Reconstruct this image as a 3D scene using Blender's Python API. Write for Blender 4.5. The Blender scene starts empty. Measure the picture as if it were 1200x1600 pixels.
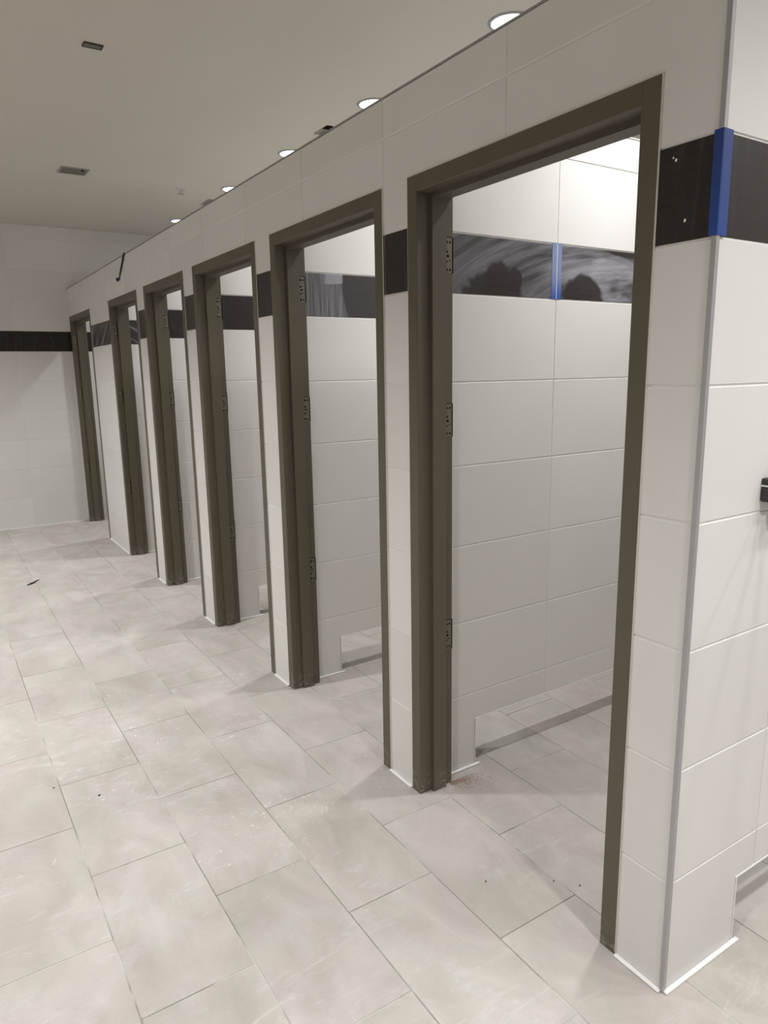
import bpy, bmesh, math, random
from mathutils import Vector, Matrix

scene = bpy.context.scene
COL = scene.collection
random.seed(7)

# ---------------------------------------------------------------- camera
CAM = Vector((-1.4179, -0.9193, 1.5796))
YAW, PIT, ROL, FPX = 0.5718, -0.1966, -0.0169, 1104.68
fw = Vector((math.sin(YAW) * math.cos(PIT), math.cos(YAW) * math.cos(PIT), math.sin(PIT)))
rt = Vector((math.cos(YAW), -math.sin(YAW), 0))
up = rt.cross(fw)
r2 = rt * math.cos(ROL) + up * math.sin(ROL)
u2 = up * math.cos(ROL) - rt * math.sin(ROL)
cd = bpy.data.cameras.new('camera')
cam = bpy.data.objects.new('camera', cd)
COL.objects.link(cam)
cam.matrix_world = Matrix(((r2.x, u2.x, -fw.x, CAM.x), (r2.y, u2.y, -fw.y, CAM.y),
                           (r2.z, u2.z, -fw.z, CAM.z), (0, 0, 0, 1)))
cd.sensor_fit = 'VERTICAL'
cd.sensor_height = 24.0
cd.lens = FPX / 1600.0 * 24.0
cd.clip_start = 0.02
scene.camera = cam

# ---------------------------------------------------------------- world, lamps, exposure
world = bpy.data.worlds.new('world')
scene.world = world
world.use_nodes = True
world.node_tree.nodes['Background'].inputs['Color'].default_value = (1, 1, 1, 1)
world.node_tree.nodes['Background'].inputs['Strength'].default_value = 0.0
STALL_LAMP = 11.0           # watts of each downlight over the stalls; the corridor ones carry their own
STALL_BEAM, HALL_BEAM = 116.0, 128.0   # beam angles of their reflectors, degrees
LENS_GLOW = 5.0              # brightness of the lit lenses themselves
LAMP_TINT = (1.0, 0.995, 1.005)
HALL_LAMPS = [(-2.1, -0.45, 21), (-2.1, 2.5, 37), (-2.1, 5.45, 36), (-0.33, -1.6, 23), (0.40, -1.0, 6.5), (0.92, -1.0, 7.5), (1.70, -1.0, 9)]
STALL_LAMPS = [(0.98, 0.60), (0.98, 1.70), (0.98, 2.835), (0.98, 3.92), (0.98, 5.05), (0.98, 6.49)]
vs = scene.view_settings
vs.view_transform = 'Standard'
vs.look = 'None'
vs.gamma = 1.0
vs.use_curve_mapping = False
vs.exposure = 0.28
scene.cycles.max_bounces = 10
scene.cycles.diffuse_bounces = 6
scene.cycles.glossy_bounces = 4
scene.cycles.sample_clamp_indirect = 4.0
scene.cycles.use_denoising = True
scene.cycles.caustics_reflective = False
scene.cycles.caustics_refractive = False

# ---------------------------------------------------------------- measured sizes
H_STALL = 2.474              # top of the stall walls
H_CEIL = 3.089
Y_FAR = 7.374
X_BACK = 1.86                # back wall of the stalls
X_LEFT, Y_NEAR = -3.7, -3.2  # the parts of the room the picture does not show
Z0, ROW = 0.316, 0.305
B0, B1 = Z0 + 5 * ROW, 2.044  # dark band
ROWS = [0.0] + [Z0 + i * ROW for i in range(6)] + [B1, B1 + ROW, H_STALL]
Z_DOOR = 2.194
DOORS = [(0.150, 1.1055), (1.2628, 2.2025), (2.377, 3.3007), (3.481, 4.383), (4.5802, 5.5051), (6.2798, 7.3348)]
DEEP = 0.147                 # depth of the steel frames
PART_Y = [0.0, 1.103, 2.203, 3.303, 4.400, 5.508]   # near faces of the partitions
PART_T = 0.13
TOE_X, TOE_Z = 0.303, 0.204  # opening under the partitions


# ---------------------------------------------------------------- node helper
class NT:
    def __init__(self, name):
        self.m = bpy.data.materials.new(name)
        self.m.use_nodes = True
        self.t = self.m.node_tree
        self.b = self.t.nodes['Principled BSDF']

    def put(self, sock, v):
        if isinstance(v, bpy.types.NodeSocket):
            self.t.links.new(v, sock)
        elif isinstance(v, (tuple, list)) and len(v) == 3 and sock.type == 'RGBA':
            sock.default_value = (*v, 1)
        else:
            sock.default_value = v

    def n(self, kind, out=0, ins=None, **kw):
        nd = self.t.nodes.new(kind)
        for k, v in kw.items():
            setattr(nd, k, v)
        for k, v in (ins or {}).items():
            self.put(nd.inputs[k], v)
        return nd.outputs[out]

    def math(self, op, a, b=0.0, c=0.0, clamp=False):
        return self.n('ShaderNodeMath', ins={0: a, 1: b, 2: c}, operation=op, use_clamp=clamp)

    def vmath(self, op, a, b=(0, 0, 0)):
        return self.n('ShaderNodeVectorMath', ins={0: a, 1: b}, operation=op)

    def noise(self, vec, scale, detail=4.0, rough=0.5, dist=0.0):
        return self.n('ShaderNodeTexNoise', ins={'Vector': vec, 'Scale': scale, 'Detail': detail, 'Roughness': rough, 'Distortion': dist})

    def ramp(self, fac, lo, hi, a=0.0, b=1.0, smooth=True):
        nd = self.t.nodes.new('ShaderNodeMapRange')
        nd.interpolation_type = 'SMOOTHSTEP' if smooth else 'LINEAR'
        self.put(nd.inputs['Value'], fac)
        for k, v in (('From Min', lo), ('From Max', hi), ('To Min', a), ('To Max', b)):
            self.put(nd.inputs[k], v)
        return nd.outputs[0]

    def mix(self, fac, a, b, blend='MIX'):
        nd = self.t.nodes.new('ShaderNodeMix')
        nd.data_type = 'RGBA'
        nd.blend_type = blend
        self.put(nd.inputs['Factor'], fac)
        self.put(nd.inputs['A'], a)
        self.put(nd.inputs['B'], b)
        return nd.outputs['Result']

    def pos(self):
        return self.n('ShaderNodeNewGeometry', 0)

    def xyz(self, v):
        nd = self.t.nodes.new('ShaderNodeSeparateXYZ')
        self.put(nd.inputs[0], v)
        return nd.outputs

    def comb(self, x, y, z):
        return self.n('ShaderNodeCombineXYZ', ins={0: x, 1: y, 2: z})

    def rnd(self):
        nd = self.t.nodes.new('ShaderNodeObjectInfo')
        return nd.outputs['Random']

    def done(self, color, rough=0.5, metal=0.0, spec=0.5, bump=None, bs=0.2, bd=0.002):
        self.put(self.b.inputs['Base Color'], color)
        self.put(self.b.inputs['Roughness'], rough)
        self.put(self.b.inputs['Metallic'], metal)
        self.put(self.b.inputs['Specular IOR Level'], spec)
        if bump is not None:
            nd = self.t.nodes.new('ShaderNodeBump')
            nd.inputs['Strength'].default_value = bs
            nd.inputs['Distance'].default_value = bd
            self.put(nd.inputs['Height'], bump)
            self.t.links.new(nd.outputs[0], self.b.inputs['Normal'])
        return self.m


def srgb(r, g, b):
    f = lambda c: (c / 255 / 12.92) if c / 255 < 0.04045 else ((c / 255 + 0.055) / 1.055) ** 2.4
    return (f(r), f(g), f(b))


def flat(name, col, rough=0.6, metal=0.0, spec=0.4, var=0.06, scale=30.0):
    t = NT(name)
    p = t.pos()
    nz = t.noise(p, scale, 4)
    c = t.mix(nz, tuple(x * (1 - var) for x in col), tuple(x * (1 + var) for x in col))
    return t.done(c, rough, metal, spec)


# ---------------------------------------------------------------- materials
def m_wall_tile():
    t = NT('white_wall_tile')
    p = t.pos()
    off = t.vmath('ADD', p, t.comb(t.math('MULTIPLY', t.rnd(), 37.0), t.math('MULTIPLY', t.rnd(), 91.0), 0.0))
    cloud = t.noise(off, 2.2, 5, 0.55, 0.4)
    smear = t.noise(t.vmath('MULTIPLY', p, (3.0, 3.0, 0.8)), 1.6, 4, 0.6, 1.2)
    c = t.mix(cloud, (0.705, 0.697, 0.68), (0.785, 0.778, 0.765))
    c = t.mix(t.ramp(smear, 0.52, 0.75, 0.0, 0.16), c, (0.80, 0.79, 0.78))
    c = t.mix(1.0, c, t.mix(t.rnd(), (0.955, 0.95, 0.945), (1.0, 1.0, 1.0)), 'MULTIPLY')
    fine = t.noise(p, 420.0, 2)
    return t.done(c, t.ramp(smear, 0.3, 0.7, 0.36, 0.46), spec=0.35, bump=fine, bs=0.05, bd=0.0006)


def m_grout(name, col):
    return flat(name, col, 0.9, spec=0.2, var=0.12, scale=90)


def m_band(name, kind):
    """Dark wood-look band tile; kind: how much grout haze has been left on it."""
    t = NT(name)
    p = t.pos()
    x, y, z = t.xyz(p)
    along = t.math('ADD', x, y)
    g = t.noise(t.comb(t.math('MULTIPLY', along, 5.0), 0.0, t.math('MULTIPLY', z, 120.0)), 1.0, 5, 0.6, 0.3)
    base = t.mix(g, (0.013, 0.010, 0.010), (0.040, 0.033, 0.031))
    haze = (0.31, 0.31, 0.345)
    mask = None
    if kind == 'swirl':
        # arcs of a dry cloth about a low point, two wiped-clean lobes
        ang = t.n('ShaderNodeMath', ins={0: t.math('SUBTRACT', z, 1.70), 1: t.math('SUBTRACT', x, 1.10)}, operation='ARCTAN2')
        dx = t.math('MULTIPLY', t.math('SUBTRACT', x, 1.10), 0.42)
        dz = t.math('SUBTRACT', z, 1.70)
        d = t.math('SQRT', t.math('ADD', t.math('MULTIPLY', dx, dx), t.math('MULTIPLY', dz, dz)))
        lines = t.noise(t.comb(t.math('MULTIPLY', d, 55.0), t.math('MULTIPLY', ang, 2.0), 0.0), 1.0, 5, 0.65, 0.3)
        broad = t.noise(t.comb(t.math('MULTIPLY', d, 13.0), t.math('MULTIPLY', ang, 1.2), 3.0), 1.0, 2, 0.5, 0.2)
        mask = t.math('ADD', t.ramp(lines, 0.3, 0.72, 0.22, 0.66), t.ramp(broad, 0.38, 0.62, -0.2, 0.36), clamp=True)
        wob = t.noise(p, 22.0, 3)
        for cx, cz, rx, rz in ((0.375, 1.825, 0.165, 0.115), (0.395, 1.885, 0.075, 0.085), (0.475, 1.90, 0.04, 0.05), (0.845, 1.825, 0.135, 0.122), (1.16, 2.05, 0.22, 0.035)):
            ex = t.math('DIVIDE', t.math('SUBTRACT', x, cx), rx)
            ez = t.math('DIVIDE', t.math('SUBTRACT', z, cz), rz)
            e = t.math('SQRT', t.math('ADD', t.math('MULTIPLY', ex, ex), t.math('MULTIPLY', ez, ez)))
            e = t.math('ADD', e, t.math('MULTIPLY', t.math('SUBTRACT', wob, 0.5), 0.5))
            mask = t.math('MULTIPLY', mask, t.ramp(e, 0.82, 1.02, 0.05, 1.0))
    elif kind == 'streak':
        st = t.noise(t.comb(t.math('MULTIPLY', x, 95.0), 0.0, t.math('MULTIPLY', z, 3.0)), 1.0, 4, 0.6, 0.2)
        edge = t.math('ADD', 0.372, t.math('MULTIPLY', t.math('POWER', t.math('DIVIDE', t.math('SUBTRACT', 2.044, z), 0.2, clamp=True), 2.5), 0.034))
        left = t.ramp(t.math('SUBTRACT', x, edge), -0.012, 0.004, 1.0, 0.0)
        mask = t.math('MULTIPLY', t.ramp(st, 0.3, 0.72, 0.12, 0.62), left)
        topw = t.ramp(t.math('ADD', z, t.math('MULTIPLY', x, -0.08)), 1.968, 1.976)
        px = t.math('MULTIPLY', t.ramp(x, 0.26, 0.31), t.ramp(x, 0.370, 0.376, 1.0, 0.0))
        mask = t.math('ADD', mask, t.math('MULTIPLY', t.math('MULTIPLY', topw, px), 1.1), clamp=True)
        mask = t.math('ADD', mask, 0.10)
    elif kind == 'wiped':
        sl = t.math('ADD', t.math('ADD', x, y), t.math('MULTIPLY', z, 1.7))
        n1 = t.noise(t.comb(t.math('MULTIPLY', sl, 9.0), 0.0, t.math('MULTIPLY', z, 2.0)), 1.0, 4, 0.6, 0.8)
        mask = t.ramp(n1, 0.45, 0.62, 0.06, 0.62)
    else:
        n1 = t.noise(t.comb(t.math('MULTIPLY', along, 30.0), 0.0, t.math('MULTIPLY', z, 6.0)), 1.0, 4, 0.6, 0.5)
        mask = t.ramp(n1, 0.5, 0.8, 0.005, 0.09)
    c = t.mix(mask, base, haze)
    rough = t.math('ADD', 0.38, t.math('MULTIPLY', mask, 0.3))
    return t.done(c, rough, spec=0.28, bump=g, bs=0.08, bd=0.001)


def m_floor_tile():
    t = NT('beige_floor_tile')
    p = t.pos()
    r = t.rnd()
    off = t.vmath('ADD', p, t.comb(t.math('MULTIPLY', r, 53.0), t.math('MULTIPLY', r, 17.0), t.math('MULTIPLY', r, 29.0)))
    cloud = t.noise(t.vmath('MULTIPLY', off, (3.4, 1.8, 1.0)), 1.5, 6, 0.62, 0.9)
    grit = t.noise(p, 150.0, 3, 0.7)
    c = t.mix(t.ramp(cloud, 0.28, 0.72, 0, 1, False), (0.425, 0.396, 0.362), (0.575, 0.548, 0.512))
    hue = t.noise(off, 2.1, 2, 0.5)
    c = t.mix(t.ramp(hue, 0.35, 0.65), t.mix(1.0, c, (0.985, 1.0, 0.97), 'MULTIPLY'), t.mix(1.0, c, (1.02, 0.985, 0.985), 'MULTIPLY'))
    c = t.mix(t.ramp(grit, 0.3, 0.7, 0.0, 0.12), c, (0.32, 0.30, 0.275))
    # dried grout haze: wide cloudy patches, swept arcs and short scratches
    hz = t.noise(t.vmath('MULTIPLY', p, (1.5, 1.1, 1.0)), 1.6, 6, 0.66, 1.2)
    c = t.mix(t.ramp(hz, 0.47, 0.70, 0.0, 0.26), c, (0.66, 0.65, 0.63))
    rot = t.n('ShaderNodeMapping', ins={'Vector': p, 'Rotation': (0, 0, 0.6), 'Scale': (2.6, 7.5, 1.0)})
    sw = t.noise(rot, 2.2, 6, 0.68, 1.6)
    zone = t.noise(p, 1.5, 3, 0.5)
    zn = t.ramp(zone, 0.42, 0.58)
    c = t.mix(t.math('MULTIPLY', t.ramp(sw, 0.52, 0.72, 0.0, 0.34), zn), c, (0.74, 0.735, 0.72))
    bl = t.noise(t.vmath('MULTIPLY', p, (1.0, 1.3, 1.0)), 17.0, 6, 0.74, 2.2)
    zone2 = t.noise(t.vmath('ADD', p, (3.1, 7.7, 0.0)), 2.1, 3, 0.55)
    dist = t.n('ShaderNodeVectorMath', 1, {0: t.vmath('MULTIPLY', t.vmath('SUBTRACT', p, (-0.62, 2.0, 0.0)), (1.0, 0.75, 1.0))}, operation='LENGTH')
    sp = t.math('MULTIPLY', t.ramp(bl, 0.585, 0.68), t.ramp(zone2, 0.44, 0.58))
    sp = t.math('MULTIPLY', sp, t.ramp(dist, 0.35, 1.1, 1.0, 0.18))
    c = t.mix(t.math('MULTIPLY', sp, 0.8), c, (0.86, 0.85, 0.83))
    dk = t.noise(t.vmath('ADD', p, (9.0, 2.0, 0.0)), 7.0, 5, 0.7, 0.8)
    c = t.mix(t.ramp(dk, 0.66, 0.80, 0.0, 0.25), c, (0.27, 0.25, 0.22))
    c = t.mix(1.0, c, t.mix(r, (0.955, 0.95, 0.945), (1.02, 1.02, 1.02)), 'MULTIPLY')
    return t.done(c, t.ramp(hz, 0.3, 0.7, 0.46, 0.62), spec=0.3, bump=grit, bs=0.06, bd=0.001)


def m_steel():
    t = NT('olive_brown_painted_steel')
    p = t.pos()
    n1 = t.noise(t.vmath('MULTIPLY', p, (1.0, 1.0, 0.35)), 3.5, 5, 0.6, 0.3)
    c = t.mix(n1, (0.100, 0.087, 0.061), (0.126, 0.111, 0.080))
    x, y, z = t.xyz(p)
    scuff = t.noise(p, 34.0, 5, 0.7, 0.6)
    low = t.ramp(z, 0.0, 0.11, 1.0, 0.0)
    k = t.math('MULTIPLY', t.ramp(scuff, 0.46, 0.62), low)
    c = t.mix(t.math('MULTIPLY', k, 0.5), c, (0.34, 0.32, 0.29))
    mark = t.noise(t.vmath('MULTIPLY', p, (9.0, 9.0, 2.2)), 3.0, 4, 0.6, 1.0)
    c = t.mix(t.ramp(mark, 0.66, 0.8, 0.0, 0.25), c, (0.17, 0.155, 0.125))
    return t.done(c, 0.48, spec=0.35)


M = {}
M['tile'] = m_wall_tile()
M['grout'] = m_grout('white_grout', (0.84, 0.83, 0.81))
t = NT('floor_grout')
_p = t.pos()
_n = t.ramp(t.noise(t.vmath('ADD', _p, (0.7, 0.2, 0.0)), 2.3, 4, 0.6, 0.5), 0.46, 0.58)
M['fgrout'] = t.done(t.mix(_n, (0.28, 0.262, 0.235), (0.60, 0.58, 0.55)), 0.9, spec=0.2)
for k in ('swirl', 'streak', 'wiped', 'clean'):
    M['band_' + k] = m_band('dark_band_tile_' + k, k)
M['floor'] = m_floor_tile()
M['steel'] = m_steel()
M['ceil'] = flat('painted_ceiling', (0.60, 0.575, 0.52), 0.9, spec=0.2, var=0.02, scale=2.0)
M['plaster'] = flat('plain_plaster', (0.60, 0.585, 0.55), 0.9, spec=0.2, var=0.03)
M['backer'] = flat('partition_body', (0.62, 0.60, 0.57), 0.8, spec=0.2, var=0.03)
M['undershade'] = flat('darkened_underside', (0.16, 0.15, 0.135), 0.95, spec=0.1, var=0.15, scale=40)  # dark colour chosen to deepen the shade on the floor under the partitions
M['caulk'] = flat('white_caulk', (0.86, 0.86, 0.85), 0.6, var=0.06, scale=60)
M['cream'] = flat('cream_caulk', (0.66, 0.63, 0.56), 0.6, var=0.05, scale=60)
M['alu'] = flat('satin_aluminium', (0.44, 0.44, 0.455), 0.42, metal=0.55, var=0.04, scale=50)
M['whitetrim'] = flat('white_edge_trim', (0.78, 0.77, 0.75), 0.5, var=0.03)
M['greytrim'] = flat('grey_edge_trim', (0.30, 0.285, 0.265), 0.6, var=0.04)
M['plate'] = flat('bare_hinge_steel', (0.165, 0.15, 0.112), 0.55, metal=0.2, var=0.6, scale=260)
M['black'] = flat('black_hole', (0.006, 0.005, 0.004), 0.9, spec=0.1)
M['ring'] = flat('grey_lamp_ring', (0.36, 0.355, 0.35), 0.5, var=0.03)
M['vent'] = flat('vent_metal', (0.34, 0.325, 0.29), 0.6, var=0.05)
M['ventdark'] = flat('dark_vent', (0.045, 0.04, 0.034), 0.8, var=0.1)
M['white'] = flat('white_plastic', (0.66, 0.65, 0.62), 0.5, var=0.03)
M['boxmetal'] = flat('dark_metal', (0.055, 0.05, 0.048), 0.45, metal=0.5, var=0.5, scale=200)
M['saw'] = flat('reddish_dust', (0.34, 0.24, 0.175), 0.95, spec=0.1, var=0.4, scale=400)
M['scrap'] = flat('dark_scrap', (0.03, 0.028, 0.025), 0.8, var=0.2)
M['fleck'] = flat('plaster_fleck', (0.8, 0.8, 0.78), 0.8, var=0.02)


def m_tape(name, a, b, z0, z1):
    t = NT(name)
    x, y, z = t.xyz(t.pos())
    wr = t.noise(t.comb(t.math('MULTIPLY', t.math('ADD', x, y), 160.0), 0.0, t.math('MULTIPLY', z, 14.0)), 1.0, 3, 0.6)
    c = t.mix(t.ramp(t.math('ADD', z, t.math('MULTIPLY', wr, 0.08)), z0, z1), a, b)
    return t.done(c, 0.4, spec=0.5, bump=wr, bs=0.25, bd=0.002)


M['tape'] = m_tape('blue_masking_tape', (0.014, 0.056, 0.26), (0.012, 0.044, 0.21), 1.84, 2.04)
M['tapehaze'] = m_tape('hazy_blue_tape', (0.012, 0.075, 0.36), (0.20, 0.25, 0.42), 1.865, 1.99)
M['tapedark'] = m_tape('dark_blue_tape', (0.010, 0.012, 0.045), (0.012, 0.016, 0.07), 2.3, 2.48)


def m_lens(name, strength):
    t = NT(name)
    t.b.inputs['Emission Color'].default_value = (*LAMP_TINT, 1)
    t.b.inputs['Emission Strength'].default_value = strength
    return t.done((0.8, 0.8, 0.8), 0.5)


M['lens_stall'] = m_lens('lit_lens_stall', LENS_GLOW)


# ---------------------------------------------------------------- mesh helpers
def link(name, me, mat, parent=None, loc=(0, 0, 0)):
    if mat is not None and not me.materials:
        me.materials.append(mat)
    o = bpy.data.objects.new(name, me)
    COL.objects.link(o)
    o.location = loc
    if parent is not None:
        o.parent = parent
    return o


def mesh(bm, name, mat=None, parent=None, loc=(0, 0, 0), smooth=False):
    bmesh.ops.recalc_face_normals(bm, faces=bm.faces)
    me = bpy.data.meshes.new(name)
    bm.to_mesh(me)
    bm.free()
    if smooth:
        me.polygons.foreach_set('use_smooth', [True] * len(me.polygons))
    return link(name, me, mat, parent, loc)


def add_box(bm, x0, x1, y0, y1, z0, z1):
    vs_ = [bm.verts.new(p) for p in ((x0, y0, z0), (x1, y0, z0), (x1, y1, z0), (x0, y1, z0),
                                     (x0, y0, z1), (x1, y0, z1), (x1, y1, z1), (x0, y1, z1))]
    for f in ((0, 1, 2, 3), (4, 5, 6, 7), (0, 1, 5, 4), (1, 2, 6, 5), (2, 3, 7, 6), (3, 0, 4, 7)):
        bm.faces.new([vs_[i] for i in f])


def box(name, mat, parent, *b, loc=(0, 0, 0), bevel=0.0):
    bm = bmesh.new()
    add_box(bm, *b)
    if bevel:
        bmesh.ops.bevel(bm, geom=bm.edges[:], offset=bevel, segments=1, affect='EDGES')
    return mesh(bm, name, mat, parent, loc)


def tag(o, label=None, cat=None, group=None, kind=None):
    for k, v in (('label', label), ('category', cat), ('group', group), ('kind', kind)):
        if v:
            o[k] = v
    return o


def empty(name, loc):
    o = bpy.data.objects.new(name, None)
    COL.objects.link(o)
    o.location = loc
    o.empty_display_size = 0.05
    return o


# ---------------------------------------------------------------- tiling
def outlines(us, vs_, holes):
    """The grid cells us x vs_ minus the hole rectangles, as a list of rectilinear counter-clockwise outlines, one per tile."""
    out = []
    for i in range(len(us) - 1):
        for j in range(len(vs_) - 1):
            a0, a1, b0, b1 = us[i], us[i + 1], vs_[j], vs_[j + 1]
            hs = [h for h in holes if h[0] < a1 - 1e-6 and h[1] > a0 + 1e-6 and h[2] < b1 - 1e-6 and h[3] > b0 + 1e-6]
            cu = sorted({a0, a1} | {c for h in hs for c in h[:2] if a0 < c < a1})
            cv = sorted({b0, b1} | {c for h in hs for c in h[2:] if b0 < c < b1})
            keep = set()
            for m in range(len(cu) - 1):
                for n in range(len(cv) - 1):
                    mu, mv = (cu[m] + cu[m + 1]) / 2, (cv[n] + cv[n + 1]) / 2
                    if not any(h[0] < mu < h[1] and h[2] < mv < h[3] for h in hs):
                        keep.add((m, n))
            while keep:
                comp, st = set(), [keep.pop()]
                while st:
                    c = st.pop()
                    comp.add(c)
                    for d in ((1, 0), (-1, 0), (0, 1), (0, -1)):
                        q = (c[0] + d[0], c[1] + d[1])
                        if q in keep:
                            keep.discard(q)
                            st.append(q)
                edges = {}
                for (m, n) in comp:
                    cs = [(m, n), (m + 1, n), (m + 1, n + 1), (m, n + 1)]
                    nb = [(m, n - 1), (m + 1, n), (m, n + 1), (m - 1, n)]
                    for e in range(4):
                        if nb[e] not in comp:
                            edges[cs[e]] = cs[(e + 1) % 4]
                s = next(iter(edges))
                loop, c = [], s
                while True:
                    loop.append((cu[c[0]], cv[c[1]]))
                    c = edges[c]
                    if c == s:
                        break
                L = len(loop)
                loop = [loop[k] for k in range(L) if abs((loop[k][0] - loop[k - 1][0]) * (loop[(k + 1) % L][1] - loop[k][1])
                        - (loop[k][1] - loop[k - 1][1]) * (loop[(k + 1) % L][0] - loop[k][0])) > 1e-9]
                out.append((j, loop))
    return out


def inset(loop, g):
    res, L = [], len(loop)
    for k in range(L):
        p, c, q = loop[k - 1], loop[k], loop[(k + 1) % L]
        d1 = ((c[0] - p[0]), (c[1] - p[1]))
        d2 = ((q[0] - c[0]), (q[1] - c[1]))
        n = lambda d: (-d[1] / math.hypot(*d), d[0] / math.hypot(*d))
        a, b = n(d1), n(d2)
        res.append((c[0] + g * (a[0] + b[0]), c[1] + g * (a[1] + b[1])))
    return res


CACHE = {}


def tile(name, loop, to3, mat, parent, gap=0.0018, lip=0.0021, sink=0.007):
    u0, v0 = min(p[0] for p in loop), min(p[1] for p in loop)
    rel = tuple((round(p[0] - u0, 4), round(p[1] - v0, 4)) for p in loop)
    key = (rel, to3.__name__, mat.name)
    org = Vector(to3(u0, v0, 0.0))
    if key not in CACHE:
        bm = bmesh.new()
        base = Vector(to3(0, 0, 0))
        rings = []
        for g, d in ((gap, -sink), (gap, -lip), (gap + lip, 0.0)):
            rings.append([bm.verts.new(Vector(to3(a, b, d)) - base) for a, b in inset(list(rel), g)])
        n = len(rel)
        for a, b in zip(rings, rings[1:]):
            for k in range(n):
                bm.faces.new((a[k], a[(k + 1) % n], b[(k + 1) % n], b[k]))
        bm.faces.new(rings[-1])
        f = bm.faces[:][-1]
        bm.normal_update()
        outward = (Vector(to3(0, 0, 1)) - base)
        if f.normal.dot(outward) < 0:
            bmesh.ops.reverse_faces(bm, faces=bm.faces[:])
        me = bpy.data.meshes.new(name)
        bm.to_mesh(me)
        bm.free()
        me.materials.append(mat)
        CACHE[key] = me
    o = bpy.data.objects.new(name, CACHE[key])
    COL.objects.link(o)
    o.location = org
    o.parent = parent
    return o


def joints(start, step, lo, hi, first=None):
    xs = [start + step * k for k in range(-40, 60)]
    xs = [x for x in xs if lo + 0.045 < x < hi - 0.03]
    return [lo] + xs + [hi]


BAND_ROW = 6


def front_pt(u, v, d):
    return (-d, u, v)


def far_pt(u, v, d):
    return (u, Y_FAR - d, v)


def end_pt(u, v, d):
    return (u, -d, v)


def part_pts(y):
    def f(u, v, d):
        return (u, y - d, v)
    f.__name__ = 'facing_near'
    return f


def floor_pt(u, v, d):
    return (u, v, d)


GR = 0.0030   # how far the grout lies behind the tile face

# ---------------------------------------------------------------- floor
bm = bmesh.new()
add_box(bm, X_LEFT, X_BACK + 0.1, Y_NEAR, Y_FAR + 0.1, -0.12, -0.0018)
floor = tag(mesh(bm, 'floor', M['fgrout']), 'beige stone-look tiled floor with white grout haze and scuffs', 'floor', kind='structure')
FX = [-0.225 + 0.3055 * k for k in range(-10, 7)]
FX = [X_LEFT] + FX + [X_BACK]
rest = bmesh.new()
for i in range(len(FX) - 1):
    k = i - 11
    off = 0.672 + 0.009 * (k + 3) if k % 2 else 0.3645
    ys = [off + 0.6135 * n for n in range(-8, 13)]
    ys = [Y_NEAR] + [y for y in ys if Y_NEAR + 0.05 < y < Y_FAR - 0.03] + [Y_FAR - 0.004]
    if i == 0 or FX[i] < -2.0:
        for a, b in zip(ys, ys[1:]):
            add_box(rest, FX[i] + .0014, FX[i + 1] - .0014, a + .0014, b - .0014, -0.008, 0.0)
        continue
    for a, b in zip(ys, ys[1:]):
        if b < -0.7:
            add_box(rest, FX[i] + .0014, FX[i + 1] - .0014, a + .0014, b - .0014, -0.008, 0.0)
            continue
        tile('tile', [(FX[i], a), (FX[i + 1], a), (FX[i + 1], b), (FX[i], b)], floor_pt, M['floor'], floor, gap=0.0015, lip=0.0010)
tag(mesh(rest, 'floor_tiles', M['floor'], floor), kind='stuff')

# ---------------------------------------------------------------- shell
bm = bmesh.new()
add_box(bm, X_LEFT - 0.1, X_BACK + 0.2, Y_NEAR - 0.1, Y_FAR + 0.2, H_CEIL, H_CEIL + 0.1)
tag(mesh(bm, 'ceiling', M['ceil']), 'smooth painted ceiling with recessed round downlights and vents', 'ceiling', kind='structure')
for nm, lab, b in (('wall_left', 'plain painted wall behind the left edge of the corridor', (X_LEFT - 0.1, X_LEFT, Y_NEAR, Y_FAR, 0, H_CEIL)),
                   ('wall_near', 'plain painted wall behind the viewer', (X_LEFT, X_BACK, Y_NEAR - 0.1, Y_NEAR, 0, H_CEIL)),
                   ('wall_back', 'white wall closing the backs of the stalls', (X_BACK, X_BACK + 0.1, Y_NEAR, Y_FAR + 0.1, 0, H_CEIL))):
    tag(box(nm, M['plaster'], None, *b), lab, 'wall', kind='structure')

# far wall
wall_far = tag(box('wall_far', M['grout'], None, X_LEFT, X_BACK, Y_FAR + GR, Y_FAR + 0.1, 0, H_CEIL),
               'white tiled far wall with a dark brown band, at the end of the corridor', 'wall', kind='structure')
us = joints(-0.54, 0.6133, -2.1, X_BACK)
fr = ROWS[:-1] + [B1 + 2 * ROW, B1 + 3 * ROW, H_CEIL]
for j, lp in outlines(us, fr, []):
    if j == BAND_ROW:
        tile('tile', lp, far_pt, M['band_clean'], wall_far, gap=0.0004, lip=0.0006)
    else:
        tile('tile', lp, far_pt, M['tile'], wall_far)
bm = bmesh.new()
add_box(bm, X_LEFT, -2.1, Y_FAR, Y_FAR + 0.01, 0, H_CEIL)
mesh(bm, 'tile', M['tile'], wall_far)
box('caulk_bead', M['caulk'], wall_far, X_LEFT, -0.04, Y_FAR - 0.012, Y_FAR - 0.0005, 0.0003, 0.007, bevel=0.002)
box('caulk_bead', M['caulk'], wall_far, DEEP, X_BACK, Y_FAR - 0.012, Y_FAR - 0.0005, 0.0003, 0.007, bevel=0.002)

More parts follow.
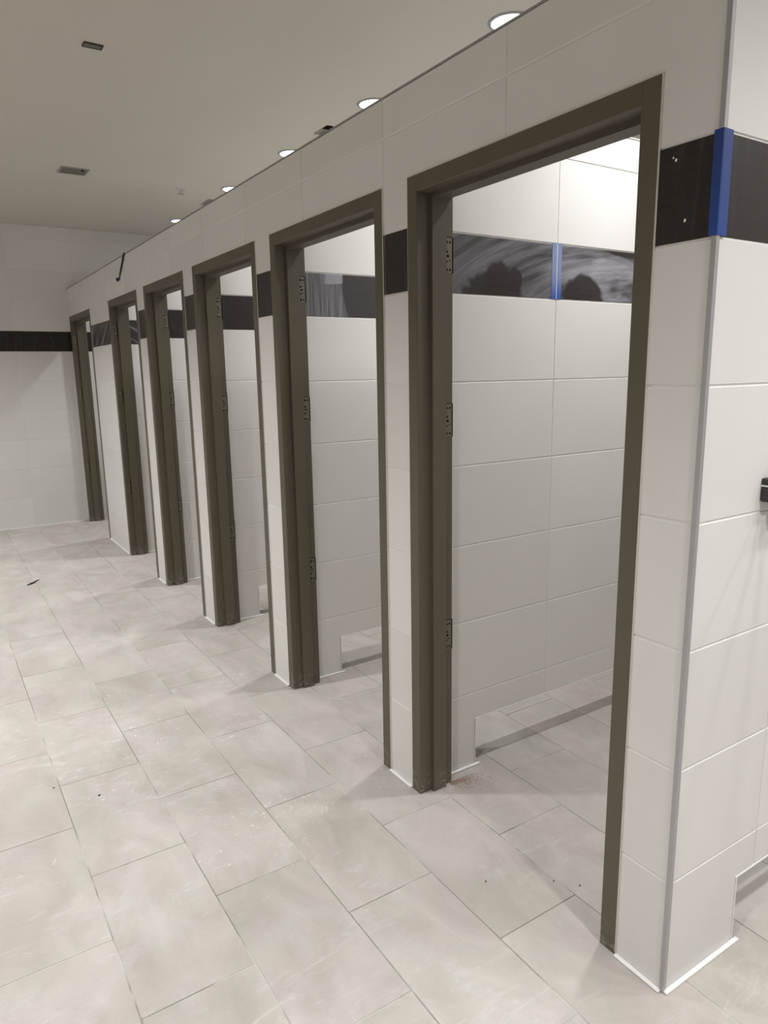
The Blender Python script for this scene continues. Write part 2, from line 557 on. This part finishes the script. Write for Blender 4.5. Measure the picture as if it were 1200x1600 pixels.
# front wall of the stalls
bm = bmesh.new()
edges = [0.0] + [e for d in DOORS for e in d] + [Y_FAR]
for a, b in zip(edges[0::2], edges[1::2]):
    add_box(bm, GR, DEEP - 0.004, a + (GR if a == 0 else 0.0), b, 0, H_STALL - 0.001)
for a, b in DOORS:
    add_box(bm, GR, DEEP - 0.004, a, b, Z_DOOR, H_STALL - 0.001)
wall_front = tag(mesh(bm, 'wall_front', M['grout']),
                 'long white tiled stall front pierced by six steel door frames, dark band near the top', 'wall', kind='structure')
holes = [(a, b, -1, Z_DOOR) for a, b in DOORS]
us = [0.0] + [0.641 + 0.6133 * k for k in range(0, 11)] + [Y_FAR]
for j, lp in outlines(us, ROWS, holes):
    mat = M['tile']
    if j == BAND_ROW:
        y = sum(p[1 - 1] for p in lp) / len(lp)
        mat = M['band_wiped'] if 5.5 < y < 6.3 else M['band_clean']
    tile('tile', lp, front_pt, mat, wall_front)
for a, b in zip(edges[0::2], edges[1::2]):
    if b - a > 0.06:
        box('caulk_bead', M['caulk'], wall_front, -0.013, -0.0005, a + 0.004, b - 0.004, 0.0003, 0.007, bevel=0.002)
box('edge_trim', M['greytrim'], wall_front, -0.0022, DEEP - 0.003, 0.012, Y_FAR - 0.002, H_STALL - 0.0005, H_STALL + 0.004, bevel=0.001)
for y, z, s in ((0.075, 1.885, .0032), (0.105, 2.012, .003), (0.112, 2.018, .002)):
    bm = bmesh.new()
    bmesh.ops.create_icosphere(bm, subdivisions=1, radius=1.0, matrix=Matrix.LocRotScale(Vector((-0.0004, y, z)), None, Vector((0.0015, s, s * 1.3))))
    mesh(bm, 'plaster_fleck', M['fleck'], wall_front)

# end wall and partitions
toe = (TOE_X, 5, -1, TOE_Z)
LABS = ['white tiled end wall at the near corner, raised off the floor to its right',
        'tiled partition seen through the nearest doorway, grey swirls wiped over its dark band',
        'tiled partition seen through the second nearest doorway, streaky haze on its dark band',
        'tiled partition seen through the third nearest doorway, clean dark band',
        'tiled partition seen through the fourth nearest doorway, narrow sliver with dark band',
        'tiled partition seen through the fifth nearest doorway, hazy dark band']
BANDS = ['clean', 'swirl', 'streak', 'clean', 'clean', 'wiped']
for k, y in enumerate(PART_Y):
    x0 = GR if k == 0 else DEEP
    bm = bmesh.new()
    add_box(bm, x0 if k else DEEP - 0.004, TOE_X + 0.001, y + GR, y + PART_T, 0, H_STALL - 0.001)
    add_box(bm, TOE_X + 0.001, X_BACK, y + GR, y + PART_T, TOE_Z + 0.001, H_STALL - 0.001)
    w = tag(mesh(bm, 'wall_end' if k == 0 else 'wall_partition', M['backer']), LABS[k], 'wall' if k == 0 else 'partition', kind='structure')
    to3 = part_pts(y)
    us = joints(0.387 if k == 0 else 0.69, 0.6133, 0.0 if k == 0 else DEEP, X_BACK)
    for j, lp in outlines(us, ROWS, [toe]):
        tile('tile', lp, to3, M['band_' + BANDS[k]] if j == BAND_ROW else M['tile'], w)
    # grout sheet behind the tiles
    bm = bmesh.new()
    add_box(bm, 0.002 if k == 0 else DEEP, TOE_X - 0.001, y + GR - 0.0002, y + GR + 0.003, 0, H_STALL - 0.002)
    add_box(bm, TOE_X - 0.001, X_BACK, y + GR - 0.0002, y + GR + 0.003, TOE_Z + 0.001, H_STALL - 0.002)
    mesh(bm, 'grout', M['grout'], w)
    box('caulk_bead', M['caulk'], w, 0.0 if k == 0 else DEEP + 0.002, TOE_X + 0.02, y - 0.013, y - 0.0005, 0.0003, 0.007, bevel=0.002)
    box('edge_trim', M['whitetrim'], w, TOE_X - 0.004, X_BACK, y - 0.0022, y + 0.012, TOE_Z - 0.003, TOE_Z + 0.001, bevel=0.0008)
    box('underside', M['undershade'], w, TOE_X - 0.001, X_BACK, y + 0.012, y + PART_T, TOE_Z - 0.002, TOE_Z + 0.001)  # underside coloured dark so less light bounces into the strip below
    box('edge_trim', M['whitetrim'], w, TOE_X - 0.001, TOE_X + 0.003, y - 0.0022, y + 0.012, 0.001, TOE_Z - 0.003, bevel=0.0008)
    box('darkened_edge', M['undershade'], w, TOE_X - 0.001, TOE_X + 0.002, y + 0.012, y + PART_T, 0.001, TOE_Z - 0.003)  # same shade-deepening dark colour on the side of the opening
    box('edge_trim', M['whitetrim'], w, DEEP if k else 0.013, X_BACK, y - 0.0022, y + PART_T, H_STALL - 0.001, H_STALL + 0.004, bevel=0.001)

# metal corner trim
bm = bmesh.new()
for lo, hi in ((0.0005, H_STALL + 0.004),):
    add_box(bm, -0.0034, 0.0006, -0.0034, 0.0085, lo, hi)
    add_box(bm, 0.0006, 0.0085, -0.0034, 0.0006, lo, hi)
tag(mesh(bm, 'trim_1', M['alu']), 'slim satin metal trim running up the near tiled corner', 'trim', kind='structure')


# ---------------------------------------------------------------- steel door frames
def extrude_profile(bm, prof, to3, a, b):
    """prof: closed 2-D outline; to3(p, t) places it at t."""
    r0 = [bm.verts.new(to3(p, a)) for p in prof]
    r1 = [bm.verts.new(to3(p, b)) for p in prof]
    n = len(prof)
    for k in range(n):
        bm.faces.new((r0[k], r0[(k + 1) % n], r1[(k + 1) % n], r1[k]))
    bm.faces.new(r0)
    bm.faces.new(r1)


FACE, STOP = 0.050, 0.016
PROF = [(-0.004, 0.0), (-0.004, FACE - 0.002), (-0.002, FACE), (0.049, FACE), (0.049, FACE + STOP), (0.108, FACE + STOP),
        (0.108, FACE), (DEEP - 0.002, FACE), (DEEP, FACE - 0.002), (DEEP, 0.0)]


def hinge_mesh():
    bm = bmesh.new()
    # thin plate lying on the jamb: x along the depth, z up, proud towards -y
    add_box(bm, 0.0, 0.029, -0.0008, 0.0, -0.057, 0.057)
    bmesh.ops.bevel(bm, geom=bm.edges[:], offset=0.0003, segments=1, affect='EDGES')
    bmesh.ops.recalc_face_normals(bm, faces=bm.faces)
    me = bpy.data.meshes.new('hinge_plate')
    bm.to_mesh(me)
    bm.free()
    me.materials.append(M['plate'])
    bm = bmesh.new()
    bmesh.ops.create_cone(bm, cap_ends=True, segments=8, radius1=1, radius2=1, depth=0.0012,
                          matrix=Matrix.Rotation(math.pi / 2, 4, 'X'))
    h = bpy.data.meshes.new('screw_hole')
    bm.to_mesh(h)
    bm.free()
    h.materials.append(M['black'])
    bm = bmesh.new()
    add_box(bm, 0.029, 0.0335, -0.0011, 0.0, -0.058, 0.058)
    add_box(bm, 0.0, 0.029, -0.0011, 0.0, 0.057, 0.0595)
    bmesh.ops.recalc_face_normals(bm, faces=bm.faces)
    e = bpy.data.meshes.new('mortise_gap')
    bm.to_mesh(e)
    bm.free()
    e.materials.append(M['black'])
    return me, h, e


PLATE, HOLE, GAP = hinge_mesh()
HOLES = [(0.006, 0.042, .0038), (0.020, 0.042, .003), (0.007, 0.012, .0034), (0.011, -0.002, .0036), (0.006, -0.020, .003),
         (0.019, -0.016, .002), (0.006, -0.046, .0038), (0.020, -0.046, .003)]
ORD = ['nearest', 'second nearest', 'third nearest', 'fourth nearest', 'fifth nearest', 'farthest']
DLAB = ['olive-brown steel door frame nearest the camera, beside the blue-taped corner',
        'empty olive-brown steel door frame second from the near corner',
        'empty olive-brown steel door frame third from the near corner, toe gap visible inside',
        'empty olive-brown steel door frame fourth from the near corner, dark hinge mortises inside',
        'narrow-looking olive-brown door frame below the loose blue tape, second from the far wall',
        'farthest olive-brown door frame, standing against the far wall']
for i, (a, b) in enumerate(DOORS):
    yc = (a + b) / 2
    d = tag(empty('door_%d' % (i + 1), (0, yc, 0)), DLAB[i], 'door frame', kind='structure')
    h = (b - a) / 2
    bm = bmesh.new()
    extrude_profile(bm, PROF, lambda p, t: (p[0], h - p[1], t), 0.0006, Z_DOOR)
    mesh(bm, 'jamb', M['steel'], d)
    bm = bmesh.new()
    extrude_profile(bm, PROF, lambda p, t: (p[0], -h + p[1], t), 0.0006, Z_DOOR)
    mesh(bm, 'jamb', M['steel'], d)
    bm = bmesh.new()
    extrude_profile(bm, PROF, lambda p, t: (p[0] + 0.0002, t, Z_DOOR - p[1] - 0.0002), -h + FACE - 0.001, h - FACE + 0.001)
    mesh(bm, 'header', M['steel'], d)
    bm = bmesh.new()
    add_box(bm, -0.0025, 0.0, -h - 0.0035, -h, 0.004, Z_DOOR)
    if i < 5:
        add_box(bm, -0.0025, 0.0, h, h + 0.0035, 0.004, Z_DOOR)
    add_box(bm, -0.0025, 0.0, -h - 0.0035, h + 0.0035, Z_DOOR, Z_DOOR + 0.003)
    mesh(bm, 'caulk_line', M['cream'], d)
    for zc in (1.957, 1.407, 0.612):
        x0 = 0.1135 if i < 4 else 0.008
        pl = link('hinge_plate', PLATE, None, d, (x0, h - FACE, zc))
        for hx, hz, r in HOLES:
            o = link('screw_hole', HOLE, None, pl, (hx, -0.0007, hz))
            o.scale = (r * 1.3, 1, r * 1.3)
        link('mortise_gap', GAP, None, pl)


# ---------------------------------------------------------------- ceiling fixtures
def ring_mesh(bm, r0, r1, z0, z1, seg=40):
    prof = [(r0, z1), (r0 + 0.004, z0), (r1 - 0.004, z0), (r1, z1)]
    rows = []
    for k in range(seg):
        a = 2 * math.pi * k / seg
        rows.append([bm.verts.new((r * math.cos(a), r * math.sin(a), z)) for r, z in prof])
    for k in range(seg):
        n = rows[(k + 1) % seg]
        for q in range(3):
            bm.faces.new((rows[k][q], n[q], n[q + 1], rows[k][q + 1]))


def lamp_proto(kind):
    bm = bmesh.new()
    ring_mesh(bm, 0.084, 0.103, -0.006, 0.0)
    r = mesh(bm, 'trim_ring', M['ring'], smooth=False)
    bm = bmesh.new()
    bmesh.ops.create_circle(bm, cap_ends=True, segments=40, radius=0.0855, matrix=Matrix.Translation((0, 0, -0.0025)))
    bmesh.ops.recalc_face_normals(bm, faces=bm.faces)
    me = bpy.data.meshes.new('lens')
    bm.to_mesh(me)
    bm.free()
    me.materials.append(M['lens_' + kind])
    return r, me


RING, LS = lamp_proto('stall')
ring_me = RING.data
bpy.data.objects.remove(RING)


def lamp(x, y, watts, beam, label, group):
    e = tag(empty('recessed_downlight', (x, y, H_CEIL)), label, 'ceiling light', group)
    link('trim_ring', ring_me, None, e)
    link('lens', LS, None, e)
    ld = bpy.data.lights.new('downlight_beam', 'AREA')
    ld.shape = 'DISK'
    ld.size = 0.16
    ld.energy = watts
    ld.color = LAMP_TINT
    ld.spread = math.radians(beam)
    lo = bpy.data.objects.new('downlight_beam', ld)
    COL.objects.link(lo)
    lo.parent = e
    lo.location = (0, 0, -0.008)


SL = ['round ceiling downlight over the nearest stall, above the picture',
      'largest lit round downlight showing over the stall wall, at the top edge of the picture',
      'second largest lit round downlight over the stall wall, right of the small grey vent',
      'third lit round downlight over the stall wall, left of the half-dark vent',
      'fourth lit round downlight over the stall wall, near the small ceiling sprinkler',
      'smallest and farthest lit round downlight, just above the stall wall']
for (x, y), s in zip(STALL_LAMPS, SL):
    lamp(x, y, STALL_LAMP, STALL_BEAM, s, 'downlights over the stalls')
HL = ['round corridor downlight behind the viewer on the left', 'round corridor downlight left of the nearest stalls',
      'round corridor downlight left of the far stalls', 'round downlight behind the viewer near the corner',
      'round downlight behind the viewer, first right of the corner', 'round downlight behind the viewer, second right of the corner',
      'round downlight behind the viewer, third right of the corner']
for (x, y, k), s in zip(HALL_LAMPS, HL):
    lamp(x, y, k, HALL_BEAM, s, 'downlights over the corridor')


def louver(name, x0, x1, y0, y1, n, mat_f, mat_b, mat_s, label, across=True, border=0.012):
    e = tag(empty(name, ((x0 + x1) / 2, (y0 + y1) / 2, H_CEIL)), label, 'vent')
    hx, hy = (x1 - x0) / 2, (y1 - y0) / 2
    bm = bmesh.new()
    add_box(bm, -hx, hx, -hy, -hy + border, -0.006, -0.0005)
    add_box(bm, -hx, hx, hy - border, hy, -0.006, -0.0005)
    add_box(bm, -hx, -hx + border, -hy + border, hy - border, -0.006, -0.0005)
    add_box(bm, hx - border, hx, -hy + border, hy - border, -0.006, -0.0005)
    mesh(bm, 'frame', mat_f, e)
    box('backing', mat_b, e, -hx + border, hx - border, -hy + border, hy - border, -0.0012, -0.0004)
    for k in range(n):
        c = -hy + border + (2 * hy - 2 * border) * (k + 0.5) / n
        w = (2 * hy - 2 * border) / n * 0.3
        bm = bmesh.new()
        r0 = [bm.verts.new(p) for p in ((-hx + border, c - w, -0.001), (hx - border, c - w, -0.001), (hx - border, c + w, -0.006), (-hx + border, c + w, -0.006))]
        bm.faces.new(r0)
        bmesh.ops.solidify(bm, geom=bm.faces[:], thickness=0.001)
        mesh(bm, 'slat', mat_s, e)
    return e


louver('ceiling_slot', -0.593, -0.506, 2.842, 2.892, 2, M['ventdark'], M['black'], M['vent'],
       'small dark two-slot opening alone in the ceiling at upper left', border=0.006)
v2 = louver('ceiling_vent', -0.355, -0.155, 5.008, 5.195, 6, M['vent'], M['ventdark'], M['vent'],
            'grey square louvred ceiling vent over the corridor, nearer the far wall')
box('lever', M['black'], v2, 0.045, 0.06, -0.075, -0.055, -0.012, -0.006, bevel=0.001)
v3 = louver('ceiling_vent', 0.912, 1.11, 3.345, 3.458, 4, M['vent'], M['ventdark'], M['vent'],
            'half-dark ceiling vent over the stalls, between two lit downlights')
box('open_duct', M['black'], v3, -0.099, 0.099, -0.12, -0.0567, -0.004, -0.0006)
louver('ceiling_vent', 0.915, 1.11, 5.47, 5.68, 5, M['vent'], M['ventdark'], M['vent'],
       'small grey ceiling vent over the stalls, before the farthest lit downlight')

e = tag(empty('sprinkler', (0.60, 5.25, H_CEIL)), 'small white pendant sprinkler on the ceiling near the fourth downlight', 'sprinkler')
bm = bmesh.new()
bmesh.ops.create_cone(bm, cap_ends=True, segments=20, radius1=0.034, radius2=0.04, depth=0.008, matrix=Matrix.Translation((0, 0, -0.0045)))
mesh(bm, 'escutcheon', M['white'], e)
bm = bmesh.new()
bmesh.ops.create_cone(bm, cap_ends=True, segments=14, radius1=0.010, radius2=0.014, depth=0.03, matrix=Matrix.Translation((0, 0, -0.023)))
mesh(bm, 'stem', M['white'], e)
bm = bmesh.new()
bmesh.ops.create_cone(bm, cap_ends=True, segments=16, radius1=0.026, radius2=0.026, depth=0.003, matrix=Matrix.Translation((0, 0, -0.0395)))
mesh(bm, 'deflector', M['vent'], e)

# ---------------------------------------------------------------- tape
bm = bmesh.new()
n = 12
pr = [(-0.0048, 0.0155), (-0.0048, 0.0), (-0.0044, -0.0044), (0.0, -0.0048), (0.030, -0.0040)]
rows = []
for k in range(n + 1):
    z = 1.843 + (2.047 - 1.843) * k / n
    w = random.uniform(-0.0006, 0.0006)
    rows.append([bm.verts.new((p[0] - (0.001 if q in (0, 4) else 0) * random.random() * 0.5, p[1] + (w if q in (0,) else 0), z)) for q, p in enumerate(pr)])
for a, b in zip(rows, rows[1:]):
    for q in range(4):
        bm.faces.new((a[q], a[q + 1], b[q + 1], b[q]))
bmesh.ops.recalc_face_normals(bm, faces=bm.faces)
bmesh.ops.solidify(bm, geom=bm.faces[:], thickness=0.0003)
tag(mesh(bm, 'masking_tape', M['tape']), 'bright blue masking tape wrapped over the dark band at the near corner', 'tape')

bm = bmesh.new()
add_box(bm, 0.664, 0.716, 1.103 - 0.0012, 1.103 - 0.0003, 1.842, 2.046)
bmesh.ops.bevel(bm, geom=bm.edges[:], offset=0.0002, segments=1, affect='EDGES')
t2 = tag(mesh(bm, 'masking_tape', M['tapehaze']), 'hazy blue tape strip over the band joint inside the nearest stall', 'tape')
box('joint_edge', M['fleck'], t2, 0.6888, 0.6912, 1.103 - 0.0018, 1.103 - 0.0012, 1.843, 2.045)

bm = bmesh.new()
path = [(4.826, 2.483), (4.86, 2.455), (4.90, 2.424), (4.95, 2.388), (4.995, 2.353), (5.02, 2.338), (5.035, 2.318)]
rows = []
for k, (y, z) in enumerate(path):
    w = 0.022 if k < 4 else 0.013
    lift = 0.002 + 0.004 * math.sin(k * 1.3) ** 2
    rows.append((bm.verts.new((-lift, y - w, z)), bm.verts.new((-lift - 0.003, y + w, z + 0.004))))
for a, b in zip(rows, rows[1:]):
    bm.faces.new((a[0], a[1], b[1], b[0]))
bmesh.ops.solidify(bm, geom=bm.faces[:], thickness=0.0008)
bmesh.ops.create_icosphere(bm, subdivisions=2, radius=1, matrix=Matrix.LocRotScale(Vector((-0.012, 5.065, 2.318)), None, Vector((0.012, 0.022, 0.016))))
tag(mesh(bm, 'masking_tape', M['tapedark']), 'loose dark blue tape hanging from the top of the stall front', 'tape')

# ---------------------------------------------------------------- wall box with its wires on the end wall
e = tag(empty('wire_box', (0.262, 0, 1.28)), 'dark metal wire box with a pale strip on the end wall at the right edge', 'electrical box')
bm = bmesh.new()
add_box(bm, -0.010, 0.105, -0.034, -0.0003, -0.024, 0.012)
bmesh.ops.bevel(bm, geom=bm.edges[:], offset=0.003, segments=2, affect='EDGES')
mesh(bm, 'box_body', M['boxmetal'], e)
bm = bmesh.new()
add_box(bm, -0.009, 0.105, -0.034, -0.0003, 0.017, 0.033)
bmesh.ops.bevel(bm, geom=bm.edges[:], offset=0.002, segments=1, affect='EDGES')
mesh(bm, 'cover', M['boxmetal'], e)
box('pale_strip', M['fleck'], e, -0.008, 0.104, -0.030, -0.0005, 0.0125, 0.0165)
for k in range(8):
    x = -0.006 + 0.013 * k
    l = 0.008 + 0.007 * ((k * 37) % 5) / 5
    bm = bmesh.new()
    bmesh.ops.create_cone(bm, cap_ends=True, segments=6, radius1=0.0012, radius2=0.0026, depth=l,
                          matrix=Matrix.Translation((x, -0.035, 0.0125 - l / 2)))
    mesh(bm, 'wire_tooth', M['fleck'], e)
bm = bmesh.new()
add_box(bm, 0.012, 0.08, -0.060, -0.034, -0.036, -0.018)
bmesh.ops.bevel(bm, geom=bm.edges[:], offset=0.003, segments=1, affect='EDGES')
mesh(bm, 'clamp', M['boxmetal'], e)

for wx, wz, sag in ((0.022, -0.028, 0.030), (0.034, -0.024, 0.018)):
    bm = bmesh.new()
    rings = []
    for k in range(13):
        u = k / 12
        c = Vector((wx + 0.012 * math.sin(3.0 * u), -0.03 - 0.36 * u, wz - sag * u * u + 0.012 * math.sin(5 * u)))
        rings.append([bm.verts.new(c + Vector((0.0042 * math.cos(a), 0, 0.0042 * math.sin(a)))) for a in [math.pi * q / 3 for q in range(6)]])
    for a, b in zip(rings, rings[1:]):
        for q in range(6):
            bm.faces.new((a[q], a[(q + 1) % 6], b[(q + 1) % 6], b[q]))
    bm.faces.new(rings[0])
    bm.faces.new(rings[-1])
    mesh(bm, 'wire', M['boxmetal'], e)

# ---------------------------------------------------------------- debris on the floor
bm = bmesh.new()
for k in range(1100):
    r = abs(random.gauss(0, 0.065))
    a = random.uniform(-0.5, 1.7)
    x = 0.135 + r * math.cos(a) * 1.2
    y = 1.055 - r * 0.62 * math.sin(a + 0.5)
    s = random.uniform(0.0006, 0.0016)
    c = Vector((x, y, s * 0.5))
    R = Matrix.Rotation(random.uniform(0, 6.3), 4, 'Z')
    add = [bm.verts.new(c + R @ Vector(p)) for p in ((-s * 1.6, -s, -s * .45), (s * 1.6, -s * .6, -s * .45), (0, s, -s * .45), (0, 0, s * .7))]
    for f in ((0, 1, 2), (0, 1, 3), (1, 2, 3), (2, 0, 3)):
        bm.faces.new([add[i] for i in f])
tag(mesh(bm, 'sawdust', M['saw']), 'scatter of reddish dust at the foot of the nearest door frame', 'dust', kind='stuff')


def chip(x, y, s, label, sz=0.5):
    bm = bmesh.new()
    bmesh.ops.create_icosphere(bm, subdivisions=1, radius=1)
    for v in bm.verts:
        v.co = v.co * random.uniform(0.7, 1.2)
        v.co = Vector((v.co.x * s, v.co.y * s * 0.8, max(v.co.z, -0.8) * s * sz + s * sz * 0.8))
    tag(mesh(bm, 'debris_chip', M['scrap'], None, (x, y, 0.0002)), label, 'debris')


chip(-1.025, 1.745, 0.0048, 'black speck in the middle of a floor tile at left, below the scuffed tiles')
chip(-1.163, 1.90, 0.004, 'tiny dark crumb beside the long floor joint at left')
chip(0.068, 0.442, 0.0032, 'left of two black specks on the floor inside the nearest doorway')
chip(0.121, 0.383, 0.0036, 'right of two black specks on the floor inside the nearest doorway')
chip(-0.109, 0.56, 0.003, 'black speck on the white floor joint outside the nearest doorway')

bm = bmesh.new()
pts = [(-0.90, 5.00), (-0.868, 5.02), (-0.84, 5.05), (-0.826, 5.085), (-0.80, 5.11)]
rs = [0.003, 0.006, 0.0045, 0.004, 0.0022]
rings = []
for (x, y), r in zip(pts, rs):
    rings.append([bm.verts.new((x + r * 0.8 * math.cos(a), y - r * math.cos(a), r + 0.0004 + r * math.sin(a))) for a in [math.pi * 2 * q / 6 for q in range(6)]])
for a, b in zip(rings, rings[1:]):
    for q in range(6):
        bm.faces.new((a[q], a[(q + 1) % 6], b[(q + 1) % 6], b[q]))
bm.faces.new(rings[0])
bm.faces.new(rings[-1])
tag(mesh(bm, 'scrap', M['scrap']), 'twig-like dark scrap lying alone on the floor at far left', 'debris')
